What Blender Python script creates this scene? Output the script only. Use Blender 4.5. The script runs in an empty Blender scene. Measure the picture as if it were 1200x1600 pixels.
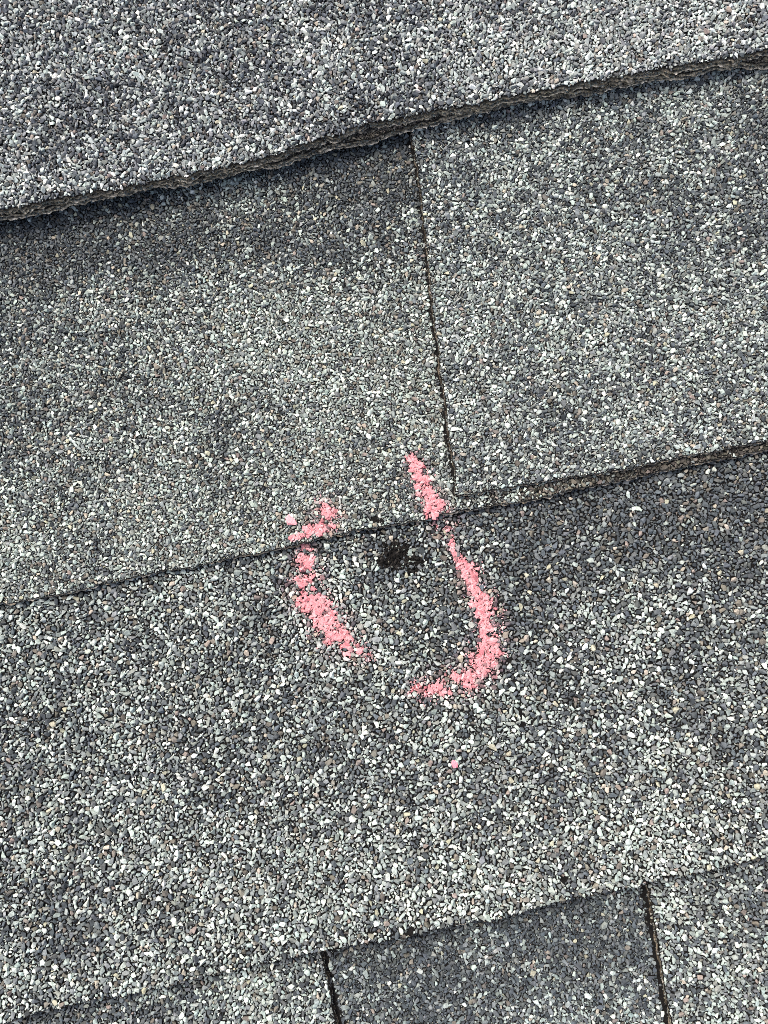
import bpy, bmesh, math, random
import numpy as np
from mathutils import Matrix, Vector

rng = np.random.default_rng(7)
random.seed(7)
S = bpy.context.scene
S.render.engine = 'CYCLES'
COL = S.collection

# ------------------------------------------------------------------ camera, sky, sun, exposure
PITCH = math.radians(20)                       # slope of the roof
ROOF = Matrix.Rotation(PITCH, 4, 'X')          # roof frame: u along the courses, v up the slope, w out of the roof
FOC = 1202.0                                   # focal length in pixels of the 1200 x 1600 photograph
TH, ROLL, DIST, V0 = 0.0545352, -0.20569814, 0.27796045, 0.13237002

cam = bpy.data.cameras.new("Camera")
cam.sensor_fit = 'VERTICAL'
cam.angle = 2 * math.atan(800 / FOC)
cam.clip_start = 0.01
cam.clip_end = 200
cam_ob = bpy.data.objects.new("Camera", cam)
COL.objects.link(cam_ob)
M_CAM = Matrix.Rotation(TH, 3, 'X') @ Matrix.Rotation(ROLL, 3, 'Z')
cam_ob.matrix_world = ROOF @ (Matrix.Translation((0, V0, DIST)) @ M_CAM.to_4x4())
S.camera = cam_ob

SUN_EL, SUN_AZ = math.radians(68), math.radians(50)     # azimuth from +Y (up the slope) towards -X
world = bpy.data.worlds.new("World")
S.world = world
world.use_nodes = True
nt = world.node_tree
sky = nt.nodes.new('ShaderNodeTexSky')
sky.sky_type = 'NISHITA'
sky.sun_disc = False
sky.sun_elevation = SUN_EL
sky.sun_rotation = -SUN_AZ
sky.air_density = 0.6
sky.dust_density = 6.0
sky.ozone_density = 0.5
bg = nt.nodes['Background']
bg.inputs['Strength'].default_value = 0.12
nt.links.new(sky.outputs['Color'], bg.inputs['Color'])

sun = bpy.data.lights.new("Sun", 'SUN')
sun.energy = 1.2
sun.angle = math.radians(25)
sun.color = (1.0, 0.97, 0.93)
sun_ob = bpy.data.objects.new("Sun", sun)
COL.objects.link(sun_ob)
sd = Vector((-math.sin(SUN_AZ) * math.cos(SUN_EL), math.cos(SUN_AZ) * math.cos(SUN_EL), math.sin(SUN_EL)))
sun_ob.rotation_euler = sd.to_track_quat('Z', 'Y').to_euler()
sun_ob.location = (0, 0, 3)

S.view_settings.view_transform = 'Standard'
S.view_settings.look = 'None'
S.view_settings.exposure = 1.18
S.view_settings.gamma = 1.0
S.cycles.use_denoising = False       # the granules are the picture: keep them crisp
S.cycles.filter_width = 0.9

# ------------------------------------------------------------------ measuring the roof
MC = np.array(M_CAM)


def on_roof(px, py, z=0.0):
    """Point of the roof surface (u, v) seen at a pixel of the photograph; used to measure where things lie."""
    px, py = np.asarray(px, float), np.asarray(py, float)
    d = np.stack([(px - 600) / FOC, -(py - 800) / FOC, -np.ones_like(px)], -1) @ MC.T
    t = (z - DIST) / d[..., 2]
    return d[..., 0] * t, d[..., 1] * t + V0


def on_photo(u, v, z=0.0):
    p = np.stack([u, v - V0, np.zeros_like(u) + z - DIST], -1) @ MC
    return 600 + FOC * p[..., 0] / -p[..., 2], 800 - FOC * p[..., 1] / -p[..., 2]


# ------------------------------------------------------------------ noise helpers
class Noise1:
    def __init__(self, step, amp, lo=-0.6, hi=0.6):
        self.x = np.arange(lo, hi, step)
        self.y = rng.normal(0, amp, len(self.x))

    def __call__(self, t):
        return np.interp(t, self.x, self.y)


class Noise2:
    def __init__(self, step, lo=-0.5, hi=0.6):
        self.n = int((hi - lo) / step) + 3
        self.lo, self.step = lo, step
        self.g = rng.normal(0, 1, (self.n, self.n))

    def __call__(self, u, v):
        a = np.clip((u - self.lo) / self.step, 0, self.n - 2.001)
        b = np.clip((v - self.lo) / self.step, 0, self.n - 2.001)
        i, j = a.astype(int), b.astype(int)
        a, b = a - i, b - j
        a, b = a * a * (3 - 2 * a), b * b * (3 - 2 * b)
        g = self.g
        return (g[i, j] * (1 - a) * (1 - b) + g[i + 1, j] * a * (1 - b) + g[i, j + 1] * (1 - a) * b + g[i + 1, j + 1] * a * b)


N_BIG, N_MID, N_FINE = Noise2(0.030), Noise2(0.009), Noise2(0.0025)
N_CHALK = Noise2(0.0016)
N_CHALK2 = Noise2(0.0045)

# ------------------------------------------------------------------ materials


def mat(name):
    m = bpy.data.materials.new(name)
    m.use_nodes = True
    n = m.node_tree.nodes
    return m, m.node_tree, n['Principled BSDF']


def attr_material(name, rough, mottle_scale, mottle, bump=0.0, bump_scale=4000, spec=0.4):
    m, t, p = mat(name)
    a = t.nodes.new('ShaderNodeAttribute')
    a.attribute_name = 'colour'
    tc = t.nodes.new('ShaderNodeTexCoord')
    nz = t.nodes.new('ShaderNodeTexNoise')
    nz.inputs['Scale'].default_value = mottle_scale
    nz.inputs['Detail'].default_value = 3
    t.links.new(tc.outputs['Object'], nz.inputs['Vector'])
    mr = t.nodes.new('ShaderNodeMapRange')
    mr.inputs['From Min'].default_value = 0.3
    mr.inputs['From Max'].default_value = 0.7
    mr.inputs['To Min'].default_value = 1 - mottle
    mr.inputs['To Max'].default_value = 1 + mottle
    t.links.new(nz.outputs['Fac'], mr.inputs['Value'])
    mx = t.nodes.new('ShaderNodeMix')
    mx.data_type = 'RGBA'
    mx.blend_type = 'MULTIPLY'
    mx.inputs['Factor'].default_value = 1
    t.links.new(a.outputs['Color'], mx.inputs['A'])
    t.links.new(mr.outputs['Result'], mx.inputs['B'])
    t.links.new(mx.outputs['Result'], p.inputs['Base Color'])
    p.inputs['Roughness'].default_value = rough
    p.inputs['Specular IOR Level'].default_value = spec
    if bump:
        n2 = t.nodes.new('ShaderNodeTexNoise')
        n2.inputs['Scale'].default_value = bump_scale
        n2.inputs['Detail'].default_value = 4
        t.links.new(tc.outputs['Object'], n2.inputs['Vector'])
        b = t.nodes.new('ShaderNodeBump')
        b.inputs['Strength'].default_value = bump
        b.inputs['Distance'].default_value = 0.0004
        t.links.new(n2.outputs['Fac'], b.inputs['Height'])
        t.links.new(b.outputs['Normal'], p.inputs['Normal'])
    return m


M_GRAIN = attr_material('mineral_granule', 0.85, 1100, 0.28, spec=0.12)
M_SLAB = attr_material('shingle_asphalt', 0.75, 700, 0.35, bump=0.8, bump_scale=1800, spec=0.06)
M_CHALK = attr_material('pink_chalk', 0.95, 1200, 0.10, bump=0.6, bump_scale=3000, spec=0.1)
M_TAR = attr_material('bare_asphalt', 0.7, 1200, 0.5, bump=0.9, bump_scale=1500, spec=0.12)


def deck_material():
    m, t, p = mat('roof_granules_far')
    tc = t.nodes.new('ShaderNodeTexCoord')
    v = t.nodes.new('ShaderNodeTexVoronoi')
    v.inputs['Scale'].default_value = 520
    t.links.new(tc.outputs['Object'], v.inputs['Vector'])
    sep = t.nodes.new('ShaderNodeSeparateColor')
    t.links.new(v.outputs['Color'], sep.inputs['Color'])
    r = t.nodes.new('ShaderNodeValToRGB')
    e = r.color_ramp.elements
    e[0].position, e[0].color = 0.0, (0.03, 0.034, 0.04, 1)
    e[1].position, e[1].color = 1.0, (0.30, 0.32, 0.30, 1)
    x = e.new(0.55)
    x.color = (0.075, 0.08, 0.085, 1)
    t.links.new(sep.outputs['Red'], r.inputs['Fac'])
    t.links.new(r.outputs['Color'], p.inputs['Base Color'])
    b = t.nodes.new('ShaderNodeBump')
    b.invert = True
    b.inputs['Distance'].default_value = 0.002
    t.links.new(v.outputs['Distance'], b.inputs['Height'])
    t.links.new(b.outputs['Normal'], p.inputs['Normal'])
    p.inputs['Roughness'].default_value = 0.8
    return m


# ------------------------------------------------------------------ granule shapes


def hull(points):
    bm = bmesh.new()
    for p in points:
        bm.verts.new(p)
    bmesh.ops.convex_hull(bm, input=bm.verts)
    bmesh.ops.delete(bm, geom=[v for v in bm.verts if not v.link_faces], context='VERTS')
    bmesh.ops.triangulate(bm, faces=bm.faces)
    bm.verts.index_update()
    V = np.array([v.co[:] for v in bm.verts])
    F = np.array([[v.index for v in f.verts] for f in bm.faces])
    bm.free()
    return V, F


def chip_points(n):
    """Corners of a crushed stone chip, stretched to fill the unit box."""
    p = np.random.default_rng(random.randrange(1 << 30)).normal(0, 1, (n, 3))
    p /= np.linalg.norm(p, axis=1)[:, None]
    p -= (p.max(0) + p.min(0)) / 2
    return [tuple(q) for q in p / np.abs(p).max(0) * .96]


def ball_points(n):
    out = []
    for i in range(n):
        z = 1 - 2 * (i + 0.5) / n
        a = i * 2.39996 + random.uniform(-.35, .35)
        z = max(-1, min(1, z + random.uniform(-.12, .12)))
        r = math.sqrt(1 - z * z)
        k = random.uniform(0.74, 1.16)
        out.append((r * math.cos(a) * k, r * math.sin(a) * k, z * k))
    return out


SHAPES_BIG = [hull(chip_points(random.choice((10, 11, 12, 13, 14)))) for _ in range(60)]
SHAPES_SMALL = [hull(chip_points(random.randint(7, 9))) for _ in range(20)]


def rotations(n, tilt):
    """Random yaw, then a lean of about tilt radians in a random direction."""
    yaw = rng.uniform(0, 2 * np.pi, n)
    ax = rng.uniform(0, 2 * np.pi, n)
    th = rng.normal(0, 1, n) * tilt
    c, s, z, o = np.cos(yaw), np.sin(yaw), np.zeros(n), np.ones(n)
    Rz = np.stack([np.stack([c, -s, z], -1), np.stack([s, c, z], -1), np.stack([z, z, o], -1)], 1)
    kx, ky = np.cos(ax), np.sin(ax)
    c, s = np.cos(th), np.sin(th)
    t = 1 - c
    Rt = np.stack([np.stack([c + kx * kx * t, kx * ky * t, ky * s], -1),
                   np.stack([kx * ky * t, c + ky * ky * t, -kx * s], -1),
                   np.stack([-ky * s, kx * s, c], -1)], 1)
    return Rt @ Rz


class Soup:
    """Collects vertices, polygons, a colour per vertex and a material slot per polygon, and links them as ONE mesh."""

    def __init__(self):
        self.V, self.C, self.L, self.N, self.M = [], [], [], [], []
        self.n = 0

    def polys(self, V, faces, C, m):
        V = np.asarray(V, float)
        self.V.append(V)
        self.C.append(np.broadcast_to(np.asarray(C, float), (len(V), 3)))
        for f in faces:
            self.L.append(np.asarray(f, np.int64) + self.n)
            self.N.append(np.array([len(f)]))
            self.M.append(np.array([m]))
        self.n += len(V)

    def tris(self, V, F, C, m):
        self.V.append(V)
        self.C.append(C)
        self.L.append((F + self.n).ravel())
        self.N.append(np.full(len(F), 3))
        self.M.append(np.full(len(F), m))
        self.n += len(V)

    def grains(self, pos, rad, col, m, shapes=SHAPES_BIG, tilt=0.35, flat=(0.6, 0.95), long=(1.0, 1.3)):
        n = len(pos)
        if n == 0:
            return
        R = rotations(n, tilt)
        a = rng.uniform(*long, n)
        sc = np.stack([rad * a, rad * rng.uniform(.78, 1.0, n) / np.sqrt(a), rad * rng.uniform(*flat, n)], -1)
        which = rng.integers(0, len(shapes), n)
        for k, (SV, SF) in enumerate(shapes):
            i = np.flatnonzero(which == k)
            if len(i) == 0:
                continue
            P = SV[None] * sc[i][:, None]
            P = np.einsum('nij,nkj->nki', R[i], P) + pos[i][:, None]
            nv = len(SV)
            F = SF[None] + (np.arange(len(i)) * nv)[:, None, None]
            self.tris(P.reshape(-1, 3), F.reshape(-1, 3), np.repeat(col[i], nv, 0), m)

    def build(self, name, mats, parent=None, origin=(0, 0, 0)):
        V = np.concatenate(self.V) - np.array(origin)
        C = np.concatenate(self.C)
        L = np.concatenate(self.L).astype(np.int32)
        N = np.concatenate(self.N).astype(np.int32)
        me = bpy.data.meshes.new(name)
        me.vertices.add(len(V))
        me.vertices.foreach_set('co', V.astype(np.float32).ravel())
        me.loops.add(len(L))
        me.loops.foreach_set('vertex_index', L)
        me.polygons.add(len(N))
        st = np.zeros(len(N), np.int32)
        st[1:] = np.cumsum(N)[:-1]
        me.polygons.foreach_set('loop_start', st)
        me.polygons.foreach_set('material_index', np.concatenate(self.M).astype(np.int32))
        for mm in mats:
            me.materials.append(mm)
        me.update(calc_edges=True)
        at = me.attributes.new('colour', 'FLOAT_COLOR', 'POINT')
        at.data.foreach_set('color', np.concatenate([C, np.ones((len(C), 1))], 1).astype(np.float32).ravel())
        me.shade_flat()
        o = bpy.data.objects.new(name, me)
        COL.objects.link(o)
        if parent is None:
            o.matrix_world = ROOF @ Matrix.Translation(origin)
        else:
            o.parent = parent
        return o


def tag(o, label=None, cat=None, group=None, kind=None):
    for k, v in (('label', label), ('category', cat), ('group', group), ('kind', kind)):
        if v:
            o[k] = v
    return o


def thing(name, label, cat, origin, group=None):
    o = bpy.data.objects.new(name, None)
    o.empty_display_size = 0.02
    COL.objects.link(o)
    o.matrix_world = ROOF @ Matrix.Translation(origin)
    return tag(o, label, cat, group)


# ------------------------------------------------------------------ chalk strokes, measured on the photograph: x, y, width, cover
STROKES = [
    [(643, 713, 12, .9), (650, 728, 24, 1), (657, 746, 24, .95), (669, 771, 30, 1.1), (680, 794, 32, 1.2), (684, 803, 30, 1.2)],
    [(457, 841, 5, 1), (470, 837, 10, 1), (486, 829, 20, 1), (505, 826, 22, 1), (521, 824, 14, .9)],
    [(497, 801, 20, .8), (510, 798, 30, .95), (516, 803, 28, .9)],
    [(474, 858, 22, 1), (478, 875, 30, 1.1), (479, 892, 36, 1.05), (476, 915, 38, .95), (480, 935, 42, 1), (497, 953, 42, 1.1),
     (517, 982, 42, 1), (541, 1003, 34, .95), (556, 1013, 26, .8), (572, 1025, 16, .5)],
    [(682, 820, 16, .8), (697, 826, 26, .55), (703, 840, 12, .5), (708, 862, 9, .75), (723, 884, 20, 1), (734, 896, 30, 1.1),
     (738, 914, 22, .85), (748, 930, 28, 1), (761, 955, 32, 1.1), (766, 984, 32, .95), (763, 1008, 36, 1), (757, 1030, 42, .9)],
    [(756, 1056, 26, .95), (740, 1056, 32, .95), (723, 1062, 34, .85), (700, 1068, 34, .8), (680, 1072, 28, .68), (664, 1076, 26, .75), (652, 1076, 22, .9)],
]


def stroke_field(k, px, py):
    """0 outside, up to about 1 along the middle of a stroke; ragged by noise in the chalk."""
    best = np.full(px.shape, -9.0)
    pts = STROKES[k]
    for (x0, y0, w0, c0), (x1, y1, w1, c1) in zip(pts[:-1], pts[1:]):
        dx, dy = x1 - x0, y1 - y0
        t = np.clip(((px - x0) * dx + (py - y0) * dy) / (dx * dx + dy * dy), 0, 1)
        d = np.hypot(px - x0 - t * dx, py - y0 - t * dy)
        w = (w0 + (w1 - w0) * t) * 0.5
        c = c0 + (c1 - c0) * t
        best = np.maximum(best, c * np.minimum(1.0, 1.15 * (1.32 - d / w)))
    return best


def chalk_cover(k, u, v, z):
    px, py = on_photo(u, v, z)
    f = stroke_field(k, px, py)
    return f + 0.36 * N_CHALK(u, v) + 0.16 * N_CHALK2(u, v)


# ------------------------------------------------------------------ granule colours
PALE = np.array([[.51, .56, .50], [.58, .60, .54], [.43, .48, .44], [.62, .62, .55], [.38, .42, .38], [.48, .51, .48]])
MID = np.array([[.235, .26, .245], [.30, .325, .30], [.19, .205, .20], [.25, .255, .23], [.34, .37, .34], [.21, .22, .22]])
DARK = np.array([[.076, .084, .090], [.104, .113, .120], [.060, .066, .071], [.13, .138, .140], [.094, .099, .096], [.104, .118, .130]])
SAGE = np.array([[.46, .51, .46], [.37, .43, .40], [.55, .59, .53], [.41, .46, .41], [.30, .35, .33]])
WARM = np.array([[.22, .195, .16], [.15, .135, .11], [.40, .35, .285], [.38, .36, .27], [.13, .115, .098], [.25, .205, .18], [.19, .175, .15], [.17, .15, .13]])


def pick(pal, n):
    c = pal[rng.integers(0, len(pal), n)]
    return c * rng.uniform(.8, 1.2, (n, 1)) * rng.uniform(.975, 1.025, (n, 3)) * np.array([.955, 1.0, .99])


def grain_colours(L, warm, green):
    """L: share of pale granules at each granule (0..1)."""
    n = len(L)
    r = rng.uniform(0, 1, n)
    L = np.clip(L, -.45, .95)
    pale = .54 * np.clip(L, .02, 1)
    mid = pale + np.clip(.24 + .40 * L, .06, 1)
    c = pick(DARK, n)
    a = pick(MID, n)
    b = pick(PALE, n)
    b = np.where((rng.uniform(0, 1, n) < .85 * green)[:, None], pick(SAGE, n), b)
    c = np.where((r < mid)[:, None], a, c)
    c = np.where((r < pale)[:, None], b, c)
    w = rng.uniform(0, 1, n) < warm
    return np.where(w[:, None], pick(WARM, n), c)


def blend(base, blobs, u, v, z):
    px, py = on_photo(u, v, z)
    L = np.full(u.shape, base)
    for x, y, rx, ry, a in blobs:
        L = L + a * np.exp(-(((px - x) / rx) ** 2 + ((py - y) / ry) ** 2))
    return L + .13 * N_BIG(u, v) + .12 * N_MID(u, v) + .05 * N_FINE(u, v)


# ------------------------------------------------------------------ shingle layers
E = 0.143                # exposure of one course
LAY = 0.0024             # thickness of one layer of the laminate
T = 2 * LAY + 0.0010     # what the stack gains per course
U_LO, U_HI = -0.235, 0.245
V_HI = 0.425
PX = 0.000135            # placing grid for the granules


def ztop(v, vb, level, lay=None, lift=0.0):
    """Surface of the upper (level 1) or lower (level 0) layer of the course whose butt lies at vb."""
    return -0.0006 + lift - T * (v - vb) / E - (0 if level else (lay or LAY))


class Edge:
    """A cut edge: a measured polyline with wander."""

    def __init__(self, pts, along='u', low=0.00035, fine=0.00022):
        P = np.array(sorted(pts, key=lambda p: p[0 if along == 'u' else 1]), float)
        if along == 'v':
            P = P[:, ::-1]
        a, b = P[0] - (P[1] - P[0]) / (P[1, 0] - P[0, 0]), P[-1] + (P[-1] - P[-2]) / (P[-1, 0] - P[-2, 0])
        self.P = np.concatenate([[a], P, [b]])
        self.a, self.b, self.c = Noise1(0.012, low), Noise1(0.0024, fine), Noise1(0.0009, fine * .7)

    def __call__(self, t):
        t = np.asarray(t, float)
        return np.interp(t, self.P[:, 0], self.P[:, 1]) + self.a(t) + self.b(t) + self.c(t)


def const(x):
    return lambda t: np.full(np.shape(t), float(x))


CHALK_GRAINS = {k: [] for k in range(len(STROKES))}


def layer(name, parent, origin, vb, level, butt, v_top, left, right, g0=None, base=.5, blobs=(), size=1.0, warm=.06, green=.3,
          strokes=(), bare=None, sides=(False, False), grains=True, edge_tone=1.0, side_tone=.10, dull=None, tint=(1, 1, 1), gu=(U_LO, U_HI), seam_thin=None, spiky=.5, lay=None, lift=0.0):
    """One layer of a laminated shingle: asphalt slab with a frayed butt, and the mineral granules bedded in its face."""
    S_ = Soup()
    lay = lay or LAY
    # --- outline of the slab
    ul = float(left(butt(U_LO)))
    ur = float(right(butt(U_HI)))
    bu = np.arange(ul, ur, 0.00045)
    bv = butt(bu)
    out = [np.stack([bu, bv], 1)]
    vv = np.arange(bv[-1] + .0006, v_top, 0.0006 if sides[1] else 0.02)
    out.append(np.stack([right(vv), vv], 1))
    n_right = len(bu) + len(vv)
    out.append(np.array([[float(right(v_top)), v_top], [float(left(v_top)), v_top]]))
    vv = np.arange(v_top - .0006, bv[0] + .0005, -(0.0006 if sides[0] else 0.02))
    out.append(np.stack([left(vv), vv], 1))
    O = np.concatenate(out)
    n = len(O)
    zt = ztop(O[:, 1], vb, level, lay, lift)
    # outward direction of the outline
    tang = np.roll(O, -1, 0) - np.roll(O, 1, 0)
    nor = np.stack([tang[:, 1], -tang[:, 0]], 1)
    nor /= np.linalg.norm(nor, axis=1)[:, None] + 1e-12
    k = np.ones(25) / 25
    nor = np.stack([np.convolve(np.concatenate([nor[-12:, i], nor[:, i], nor[:12, i]]), k, 'valid') for i in (0, 1)], 1)
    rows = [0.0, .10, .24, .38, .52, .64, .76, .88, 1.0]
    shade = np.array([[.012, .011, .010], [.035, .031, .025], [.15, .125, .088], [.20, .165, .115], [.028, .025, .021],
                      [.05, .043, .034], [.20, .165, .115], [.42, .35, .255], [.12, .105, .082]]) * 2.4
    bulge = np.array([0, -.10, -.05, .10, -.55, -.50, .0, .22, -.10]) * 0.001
    tone = np.full((n, 1), side_tone)
    tone[:len(bu)] = edge_tone
    Vs, Cs = [], []
    for r, (f, c, bl) in enumerate(zip(rows, shade, bulge)):
        jit = rng.normal(0, 1, n)
        jit = np.convolve(np.concatenate([jit[-2:], jit, jit[:2]]), [.1, .2, .4, .2, .1], 'valid') * 0.00045
        if r == 0:
            jit[:] = 0
        q = O + nor * (jit + bl)[:, None]
        z = zt - f * (lay - 0.0001) + rng.normal(0, .00006, n) * (0 < r)
        Vs.append(np.concatenate([q, z[:, None]], 1))
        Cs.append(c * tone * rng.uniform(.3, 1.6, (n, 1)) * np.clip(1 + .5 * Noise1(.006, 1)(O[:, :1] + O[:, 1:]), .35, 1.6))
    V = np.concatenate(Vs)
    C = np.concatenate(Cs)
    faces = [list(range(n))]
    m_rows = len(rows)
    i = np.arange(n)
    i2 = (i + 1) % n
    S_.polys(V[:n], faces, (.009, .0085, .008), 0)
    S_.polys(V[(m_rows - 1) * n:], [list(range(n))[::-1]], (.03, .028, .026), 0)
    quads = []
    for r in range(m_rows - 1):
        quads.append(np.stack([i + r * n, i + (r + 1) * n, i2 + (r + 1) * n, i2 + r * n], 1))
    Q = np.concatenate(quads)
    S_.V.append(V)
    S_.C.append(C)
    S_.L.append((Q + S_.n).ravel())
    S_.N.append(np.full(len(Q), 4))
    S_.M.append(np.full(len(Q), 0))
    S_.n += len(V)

    # --- crumbs of sand and filler stuck to the cut butt
    vis = np.flatnonzero((np.arange(n) < n_right) | sides[0])
    nb = int(len(vis) * 3.5)
    pick_i = rng.choice(vis, nb)
    f = rng.uniform(.15, .95, nb)
    pos = np.concatenate([O[pick_i] + nor[pick_i] * rng.normal(-.0001, .00012, nb)[:, None], (zt[pick_i] - f * lay)[:, None]], 1)
    S_.grains(pos, rng.uniform(.00012, .00046, nb), np.where(rng.uniform(0, 1, (nb, 1)) < .4, pick(MID, nb) * rng.uniform(.4, 1.3, (nb, 1)), pick(WARM, nb) * rng.uniform(.3, 1.3, (nb, 1))), 1,
              SHAPES_SMALL, tilt=1.0)

    # --- granules
    if grains:
        if g0 is None:
            g0 = (float(bv.min()) - .001, v_top)
        W, H = int((gu[1] - gu[0]) / PX), int((g0[1] - g0[0]) / PX)
        U, Vv = gu[0] + (np.arange(W) + .5) * PX, g0[0] + (np.arange(H) + .5) * PX
        GU, GV = np.meshgrid(U, Vv, indexing='ij')
        inset = .00010
        ok = (GV > butt(U)[:, None] + inset) & (GV < g0[1]) & (GU > left(Vv)[None] + inset) & (GU < right(Vv)[None] - inset)
        occ = ~ok
        del GU, GV
        PU, PV, PR = [], [], []
        area = ok.sum() * PX * PX
        for r_mm, dens, frac in ((1.3, .16, 1), (1.12, .6, 1), (.95, 1.1, 1), (.76, 1.6, 1), (.56, 2.0, 1), (.40, 2.6, 1), (.28, 3.0, 1)):
            r = r_mm * .00083 * size
            rr = max(1, int(round(r * .91 / PX)))
            yy, xx = np.mgrid[-rr:rr + 1, -rr:rr + 1]
            disc = (xx * xx + yy * yy) <= rr * rr + .5
            need = disc * 1
            tries = int(dens * area / (math.pi * r * r))
            free = np.flatnonzero(~occ)
            if len(free) == 0:
                break
            tries = min(tries, len(free))
            cand = rng.choice(free, tries, replace=False)
            allow = int(disc.sum() * .07)
            for c in cand:
                ci, cj = divmod(int(c), H)
                a0, b0 = ci - rr, cj - rr
                if a0 < 0 or b0 < 0 or ci + rr >= W or cj + rr >= H:
                    continue
                win = occ[a0:ci + rr + 1, b0:cj + rr + 1]
                if np.count_nonzero(win & disc) <= allow:
                    win |= disc
                    PU.append(ci)
                    PV.append(cj)
                    PR.append(r)
        PU = gu[0] + (np.array(PU) + rng.uniform(0, 1, len(PU))) * PX
        PV = g0[0] + (np.array(PV) + rng.uniform(0, 1, len(PV))) * PX
        PR = np.array(PR) * rng.uniform(.9, 1.14, len(PR))
        z0 = ztop(PV, vb, level, lay, lift)
        keep = np.ones(len(PU), bool)
        if bare is not None:
            keep &= ~bare(PU, PV, PR)
        if seam_thin is not None:
            keep &= ~seam_thin(PU, PV, PR)
        PU, PV, PR, z0 = PU[keep], PV[keep], PR[keep], z0[keep]
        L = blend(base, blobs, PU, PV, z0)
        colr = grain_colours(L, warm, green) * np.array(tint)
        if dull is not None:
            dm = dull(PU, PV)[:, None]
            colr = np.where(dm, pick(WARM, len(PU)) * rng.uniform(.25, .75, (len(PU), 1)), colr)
        small = PR < .00052 * size
        PZ = z0 + np.where(small, PR * rng.uniform(.2, 1.1, len(PR)), PR * rng.uniform(.15, .55, len(PR)))
        pos = np.stack([PU, PV, PZ], 1)
        mark = np.full(len(PU), -1)
        for s in strokes:
            cov = chalk_cover(s, PU, PV, z0)
            hit = cov + rng.normal(0, .17, len(cov)) > .60
            mark[hit] = s
            px, py = on_photo(PU, PV, z0)
            halo = stroke_field(s, px, py)
            dust = np.clip(.35 + .25 * halo, 0, .45) * (halo > -1.2) * rng.uniform(0, 1, len(PU)) ** 2
            pink = np.array([.74, .34, .36])
            colr = np.where((dust * ~hit)[:, None] > 0, colr * (1 - dust[:, None]) + pink * dust[:, None] * np.sqrt(colr.mean(1, keepdims=True) + .05), colr)
        for s in strokes:
            i = np.flatnonzero(mark == s)
            CHALK_GRAINS[s].append((pos[i], PR[i], z0[i]))
        i = np.flatnonzero(mark < 0)
        b = i[~small[i]]
        S_.grains(pos[b], PR[b], colr[b], 1, SHAPES_BIG, tilt=spiky)
        b = i[small[i]]
        S_.grains(pos[b], PR[b], colr[b], 1, SHAPES_SMALL, tilt=.7)
    o = S_.build(name, [M_SLAB, M_GRAIN], parent, origin)
    return o


def pix_line(*pts):
    """Roof points under a line of pixels; the last argument is the height of the line."""
    z = pts[-1]
    return [tuple(float(x) for x in on_roof(p[0], p[1], z)) for p in pts[:-1]]


# --- the roof under the shingles
me = bpy.data.meshes.new('roof_deck')
bm = bmesh.new()
for x, y in ((-3, -3), (3, -3), (3, 3), (-3, 3)):
    bm.verts.new((x, y, 0))
bm.faces.new(bm.verts)
bm.to_mesh(me)
bm.free()
me.materials.append(deck_material())
deck = bpy.data.objects.new('roof_deck', me)
COL.objects.link(deck)
deck.matrix_world = ROOF @ Matrix.Translation((0, 0, -0.0125))
tag(deck, kind='structure')

LEFT, RIGHT = const(U_LO), const(U_HI)

# --- top course
vb = 2 * E
org = (0, vb, -2 * LAY)
A = thing('asphalt_shingle', 'pale speckled grey shingle along the top with a thick layered brown butt edge', 'roof shingle', org, 'shingles of the roof slope')
o1 = (0, 0, 0)
ba = Edge(pix_line((0, 325), (150, 301), (300, 273), (500, 220), (600, 189), (700, 166), (800, 147), (1000, 112), (1200, 80), .0025), low=.0006, fine=.00042)
bb = Edge(pix_line((0, 343), (300, 287), (500, 241), (600, 215), (660, 198), (800, 168), (1000, 133), (1200, 106), -.0055), low=.0006, fine=.00025)
layer('backing_layer', A, org, vb, 0, bb, V_HI, LEFT, RIGHT, g0=(vb - .012, vb + .016), base=.05, warm=.8, size=.6, dull=lambda u, v: np.full(u.shape, True), edge_tone=1.1, lay=.0039, lift=.0028)
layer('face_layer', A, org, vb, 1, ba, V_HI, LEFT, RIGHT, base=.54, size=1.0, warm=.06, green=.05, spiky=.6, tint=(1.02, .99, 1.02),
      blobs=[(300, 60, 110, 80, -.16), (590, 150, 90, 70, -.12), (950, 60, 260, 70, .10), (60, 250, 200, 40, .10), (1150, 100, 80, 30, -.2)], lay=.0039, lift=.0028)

# --- middle course: lower layer bare at the left, a tab at the right
vb = E
org = (0, vb, -2 * LAY)
B = thing('asphalt_shingle', 'mid grey shingle of two heights with a raised right tab and chalk on its edge', 'roof shingle', org, 'shingles of the roof slope')
bb = Edge(pix_line((0, 945), (1200, 704), -.002), low=.0004, fine=.00022)


def edge_hole(u, v, r):
    px, py = on_photo(u, v, -.003)
    d = np.hypot((px - 588) / 11, (py - 812) / 7)
    return (d < 1) & (rng.uniform(0, 1, u.shape) < .6)


joint = Edge(pix_line((648, 215), (714, 775), 0), along='v', low=.0003, fine=.0002)


def joint_gap(u, v, r):
    return edge_hole(u, v, r) | ((u > joint(v) - .0009 - .35 * r) & (u < joint(v) + .004) & (v > tb(u) - .0005) & (rng.uniform(0, 1, u.shape) < .9))


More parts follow.
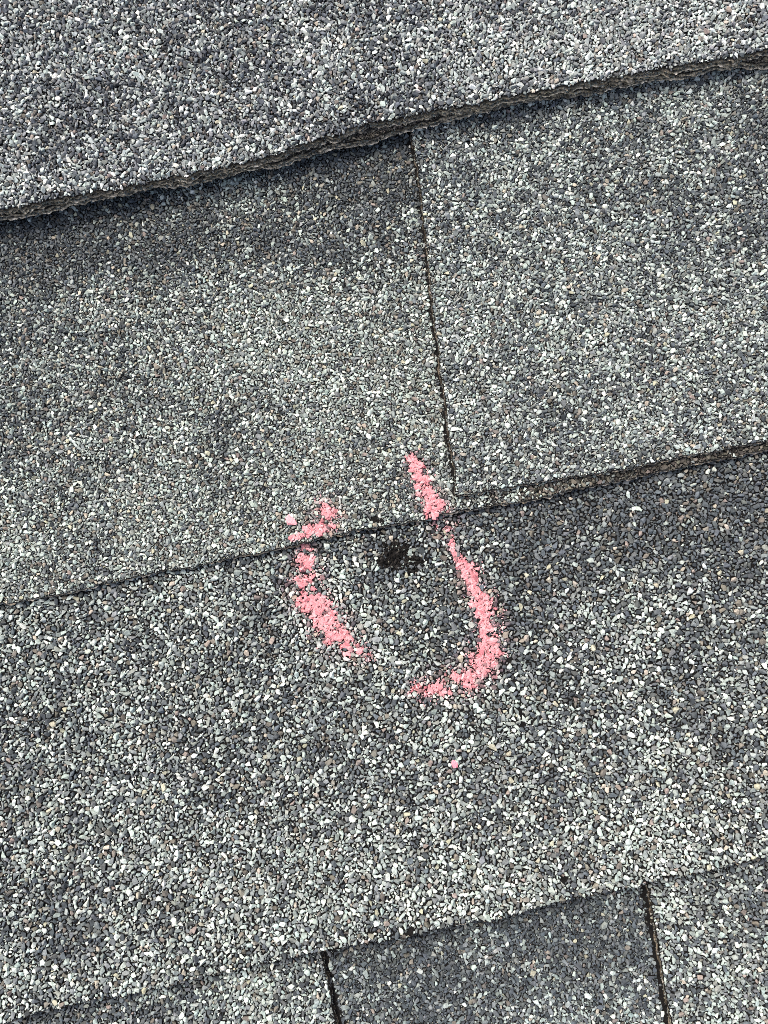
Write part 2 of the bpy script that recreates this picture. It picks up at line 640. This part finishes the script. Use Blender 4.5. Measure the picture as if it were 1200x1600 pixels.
tb = Edge(pix_line((712, 777), (1200, 691), 0), low=.0004, fine=.00025)
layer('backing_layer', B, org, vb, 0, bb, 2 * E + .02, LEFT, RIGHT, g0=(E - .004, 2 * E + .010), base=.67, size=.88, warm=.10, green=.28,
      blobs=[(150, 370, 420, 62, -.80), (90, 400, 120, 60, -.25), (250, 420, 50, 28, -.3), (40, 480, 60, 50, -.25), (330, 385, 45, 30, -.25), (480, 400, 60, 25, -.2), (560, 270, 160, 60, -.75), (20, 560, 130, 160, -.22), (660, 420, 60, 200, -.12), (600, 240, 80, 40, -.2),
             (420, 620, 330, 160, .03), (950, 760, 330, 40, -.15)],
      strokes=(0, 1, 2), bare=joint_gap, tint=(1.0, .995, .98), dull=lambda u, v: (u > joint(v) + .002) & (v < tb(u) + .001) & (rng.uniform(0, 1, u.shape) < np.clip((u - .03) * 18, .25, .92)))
layer('tab', B, org, vb, 1, tb, 2 * E + .02, joint, RIGHT, g0=(E - .004, 2 * E + .010), base=.47, size=.92, warm=.07, green=.15,
      blobs=[(800, 190, 200, 40, -.22), (1180, 220, 70, 90, -.42), (900, 350, 150, 100, .05), (950, 690, 240, 60, .14)], sides=(True, False), gu=(0, U_HI))

# --- lower course: the one with the chalk mark and the bruise
vb = 0.0
org = (0, vb, -2 * LAY)
Cc = thing('asphalt_shingle', 'grey shingle with a dark bare bruise inside the pink chalk mark', 'roof shingle', org, 'shingles of the roof slope')
BR = [(620, 861, 21, 15), (640, 874, 18, 13), (607, 876, 17, 14), (626, 881, 14, 9), (645, 891, 8, 5), (600, 852, 9, 6), (655, 876, 7, 4)]


def bruise_field(px, py):
    f = np.full(px.shape, -9.0)
    for x, y, a, b in BR:
        f = np.maximum(f, 1 - np.hypot((px - x) / a, (py - y) / b))
    return f


def bruise(u, v, r):
    px, py = on_photo(u, v, -.006)
    f = bruise_field(px, py) + .20 * N_CHALK2(u, v) + .10 * N_CHALK(u, v)
    return (f > 0) & (rng.uniform(0, 1, u.shape) < np.where(r > .0007, .97, .6))


def seam(u, v, r):
    px, py = on_photo(u, v, -.003)
    hit = np.zeros(u.shape, bool)
    for x0, y0, x1, y1, w, p in ((797, 1030, 812, 1096, 3, .35), (812, 1096, 822, 1160, 3, .3), (876, 1338, 880, 1378, 5, .32),
                                 (610, 1470, 640, 1450, 5, .4)):
        dx, dy = x1 - x0, y1 - y0
        t = np.clip(((px - x0) * dx + (py - y0) * dy) / (dx * dx + dy * dy), 0, 1)
        d = np.hypot(px - x0 - t * dx, py - y0 - t * dy)
        hit |= (d < w) & (rng.uniform(0, 1, u.shape) < p)
    return hit


cb = Edge(pix_line((0, 1597), (1200, 1342), 0), low=.0005, fine=.00025)
cbk = Edge(pix_line((0, 1592), (1200, 1337), -LAY), low=.0005, fine=.00025)
layer('backing_layer', Cc, org, vb, 0, cbk, E + .02, LEFT, RIGHT, grains=False)
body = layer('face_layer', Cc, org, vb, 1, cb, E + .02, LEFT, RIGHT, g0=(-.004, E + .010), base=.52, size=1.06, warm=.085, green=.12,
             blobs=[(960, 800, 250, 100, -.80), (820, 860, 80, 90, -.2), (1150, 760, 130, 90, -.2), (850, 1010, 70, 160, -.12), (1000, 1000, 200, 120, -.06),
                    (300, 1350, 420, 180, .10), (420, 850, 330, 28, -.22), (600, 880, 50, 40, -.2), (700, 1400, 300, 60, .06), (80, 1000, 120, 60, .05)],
             strokes=(3, 4, 5), bare=lambda u, v, r: bruise(u, v, r) | seam(u, v, r))

# the bruise: a shallow lumpy plate of bare asphalt in the face
gx = np.linspace(575, 675, 70)
gy = np.linspace(835, 912, 56)
GX, GY = np.meshgrid(gx, gy, indexing='ij')
zc = -.0062
uu, vv_ = on_roof(GX, GY, zc)
ff = bruise_field(GX, GY)
hgt = np.clip(ff * 2.2 + .5, 0, 1)
zz = ztop(vv_, 0, 1) - .00035 + hgt * .0006 + rng.normal(0, .00007, uu.shape) + .00012 * N_FINE(uu, vv_) + .0001 * N_CHALK(uu, vv_) - .0005 * np.clip(ff - .35, 0, 1)
Pv = np.stack([uu, vv_, zz], -1).reshape(-1, 3)
ncol = len(gy)
quads = [(i * ncol + j, i * ncol + j + 1, (i + 1) * ncol + j + 1, (i + 1) * ncol + j) for i in range(len(gx) - 1) for j in range(ncol - 1)
         if ff[i, j] > -.28]
s = Soup()
cc = np.array([.007, .006, .005]) * rng.uniform(.6, 1.8, (len(Pv), 1))
s.polys(Pv, [q[::-1] for q in quads], cc, 0)
nb = 700
bx, by = rng.uniform(575, 675, nb), rng.uniform(835, 912, nb)
bu_, bv_ = on_roof(bx, by, zc)
inb = bruise_field(bx, by) + .08 * N_CHALK(bu_, bv_) > -.06
bu_, bv_ = bu_[inb], bv_[inb]
nb = len(bu_)
bz = ztop(bv_, 0, 1) + rng.uniform(-.0001, .0005, nb)
s.grains(np.stack([bu_, bv_, bz], 1), rng.uniform(.0003, .0008, nb), np.array([.0085, .0078, .007]) * np.exp(rng.normal(0, .75, (nb, 1))), 0, SHAPES_BIG, tilt=.6)
i = rng.choice(nb, 60, replace=False)[:34]
tint = np.where(rng.uniform(0, 1, (34, 1)) < .35, pick(PALE, 34) * .7, pick(WARM, 34) * .6)
s.grains(np.stack([bu_[i], bv_[i], bz[i] + .0003], 1), rng.uniform(.0002, .0006, 34), tint, 0, SHAPES_SMALL, tilt=.6)
bp = s.build('bare_patch', [M_TAR], Cc, org)
bp['label'] = 'dark bare asphalt spot where the granules have come off'

# --- bottom course: dark lower layer between two pale tabs
vb = -E
org = (0, vb, -2 * LAY)
D = thing('asphalt_shingle', 'shingle along the bottom with a dark blue grey gap between two paler raised tabs', 'roof shingle', org, 'shingles of the roof slope')
db = Edge([(U_LO, -E - .001), (U_HI, -E - .001)])
zt_ = -T
jl = Edge(pix_line((503, 1495), (527, 1600), zt_), along='v', low=.0002, fine=.00018)
jr = Edge(pix_line((1014, 1383), (1047, 1600), zt_), along='v', low=.0002, fine=.00018)


def tab_gap(u, v, r):
    return (((u < jl(v) + .0014 + .3 * r) | (u > jr(v) - .0016 - .3 * r)) & (rng.uniform(0, 1, u.shape) < .92))


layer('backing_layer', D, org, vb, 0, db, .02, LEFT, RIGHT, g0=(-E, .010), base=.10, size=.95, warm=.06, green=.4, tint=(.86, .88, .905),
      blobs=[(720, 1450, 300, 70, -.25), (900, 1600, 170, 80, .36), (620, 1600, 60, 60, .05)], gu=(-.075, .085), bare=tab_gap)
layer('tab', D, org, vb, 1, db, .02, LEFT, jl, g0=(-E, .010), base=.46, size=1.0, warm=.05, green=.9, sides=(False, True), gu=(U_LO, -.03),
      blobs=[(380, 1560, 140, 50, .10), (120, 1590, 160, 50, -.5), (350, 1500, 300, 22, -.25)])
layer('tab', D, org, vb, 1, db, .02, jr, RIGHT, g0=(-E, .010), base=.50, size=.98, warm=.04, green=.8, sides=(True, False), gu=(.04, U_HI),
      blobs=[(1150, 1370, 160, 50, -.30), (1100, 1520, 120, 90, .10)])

# ------------------------------------------------------------------ the chalk mark: coated granules under a crust of chalk
LEVEL = {0: (E, 0), 1: (E, 0), 2: (E, 0), 3: (0., 1), 4: (0., 1), 5: (0., 1)}
PINK = np.array([[.76, .30, .315], [.78, .355, .37], [.74, .26, .285], [.80, .43, .435], [.77, .315, .33]])
mu, mv = on_roof(620, 930, -.005)
org = (float(mu), float(mv), -.006)
mark = thing('chalk_mark', 'broken ring of pink chalk strokes drawn across the shingle step', 'chalk mark', org)
for k in range(len(STROKES)):
    s = Soup()
    vb, lev = LEVEL[k]
    for pos, rad, z0 in CHALK_GRAINS[k]:
        n = len(pos)
        c = PINK[rng.integers(0, 5, n)] * rng.uniform(.6, .92, (n, 1))
        lo = rng.uniform(0, 1, (n, 1)) < .25
        s.grains(pos, rad, np.where(lo, c * .45 + .05, c), 0, SHAPES_BIG, tilt=.35)
    # crust flakes smeared over the tops of the granules
    xs = [p[0] for p in STROKES[k]]
    ys = [p[1] for p in STROKES[k]]
    area = (max(xs) - min(xs) + 60) * (max(ys) - min(ys) + 60)
    n = int(area / 10)
    px, py = rng.uniform(min(xs) - 30, max(xs) + 30, n), rng.uniform(min(ys) - 30, max(ys) + 30, n)
    zc = ztop(E / 2, 0, lev) if vb else ztop(.12, 0, 1)
    zc = float(ztop(vb + (.006 if vb else .11), vb, lev))
    u, v = on_roof(px, py, zc)
    cov = chalk_cover(k, u, v, zc)
    hit = cov > .85
    if k < 3:
        hit &= v > bb(u) + .0004
    u, v, cov = u[hit], v[hit], cov[hit]
    n = len(u)
    z = ztop(v, vb, lev) + .00075 + .00022 * np.clip(cov - .6, 0, .8) + rng.normal(0, .00010, n)
    c = PINK[rng.integers(0, 5, n)] * rng.uniform(.78, .92, (n, 1))
    s.grains(np.stack([u, v, z], 1), rng.uniform(.00035, .00095, n), c, 0, SHAPES_SMALL, tilt=.13, flat=(.16, .30), long=(1.0, 1.9))
    # dust and specks caught on the granules round the stroke
    n = int(area / 16)
    px, py = rng.uniform(min(xs) - 30, max(xs) + 30, n), rng.uniform(min(ys) - 30, max(ys) + 30, n)
    u, v = on_roof(px, py, zc)
    hit = chalk_cover(k, u, v, zc) > rng.uniform(-.5, .9, n)
    if k < 3:
        hit &= v > bb(u) + .0004
    u, v = u[hit], v[hit]
    n = len(u)
    c = np.array([.86, .48, .49]) * rng.uniform(.75, 1.0, (n, 1))
    z = ztop(v, vb, lev) + rng.uniform(.0005, .00095, n)
    s.grains(np.stack([u, v, z], 1), rng.uniform(.00012, .00032, n), c, 0, SHAPES_SMALL, tilt=.4, flat=(.3, .6), long=(1.0, 1.9))
    s.build('stroke', [M_CHALK], mark, org)

# loose chalk crumbs


def crumb(x, y, w, h, rot, vb, lev, tint, label):
    zc = float(ztop(vb + (.003 if vb else .08), vb, lev))
    u, v = on_roof(x, y, zc)
    z = float(ztop(v, vb, lev)) + .0008
    pts = np.array(chip_points(16))
    pts[:, 0] *= w * .00023 * .5
    pts[:, 1] *= h * .00023 * .5 * (1 - .35 * np.sign(pts[:, 0]) * np.abs(pts[:, 0]) / (w * .00023 * .5))
    pts[:, 2] *= min(w, h) * .00023 * .30
    V, F = hull([tuple(p) for p in pts])
    a = math.radians(rot)
    V = V @ np.array([[math.cos(a), math.sin(a), 0], [-math.sin(a), math.cos(a), 0], [0, 0, 1]])
    s = Soup()
    s.tris(V, F, np.broadcast_to(np.array(tint), (len(V), 3)) * rng.uniform(.95, 1.05, (len(V), 1)), 0)
    o = s.build('chalk_crumb', [M_CHALK])
    o.matrix_world = ROOF @ Matrix.Translation((float(u), float(v), z))
    return tag(o, label, 'chalk crumb', 'loose crumbs of pink chalk')


crumb(455, 815, 22, 15, -40, E, 0, (.78, .36, .38), 'largest loose pink chalk crumb, lying left of the ring on the shingle edge')
crumb(710, 1192, 10, 15, 10, 0., 1, (.84, .27, .32), 'small pink chalk crumb lying alone below the chalk ring')
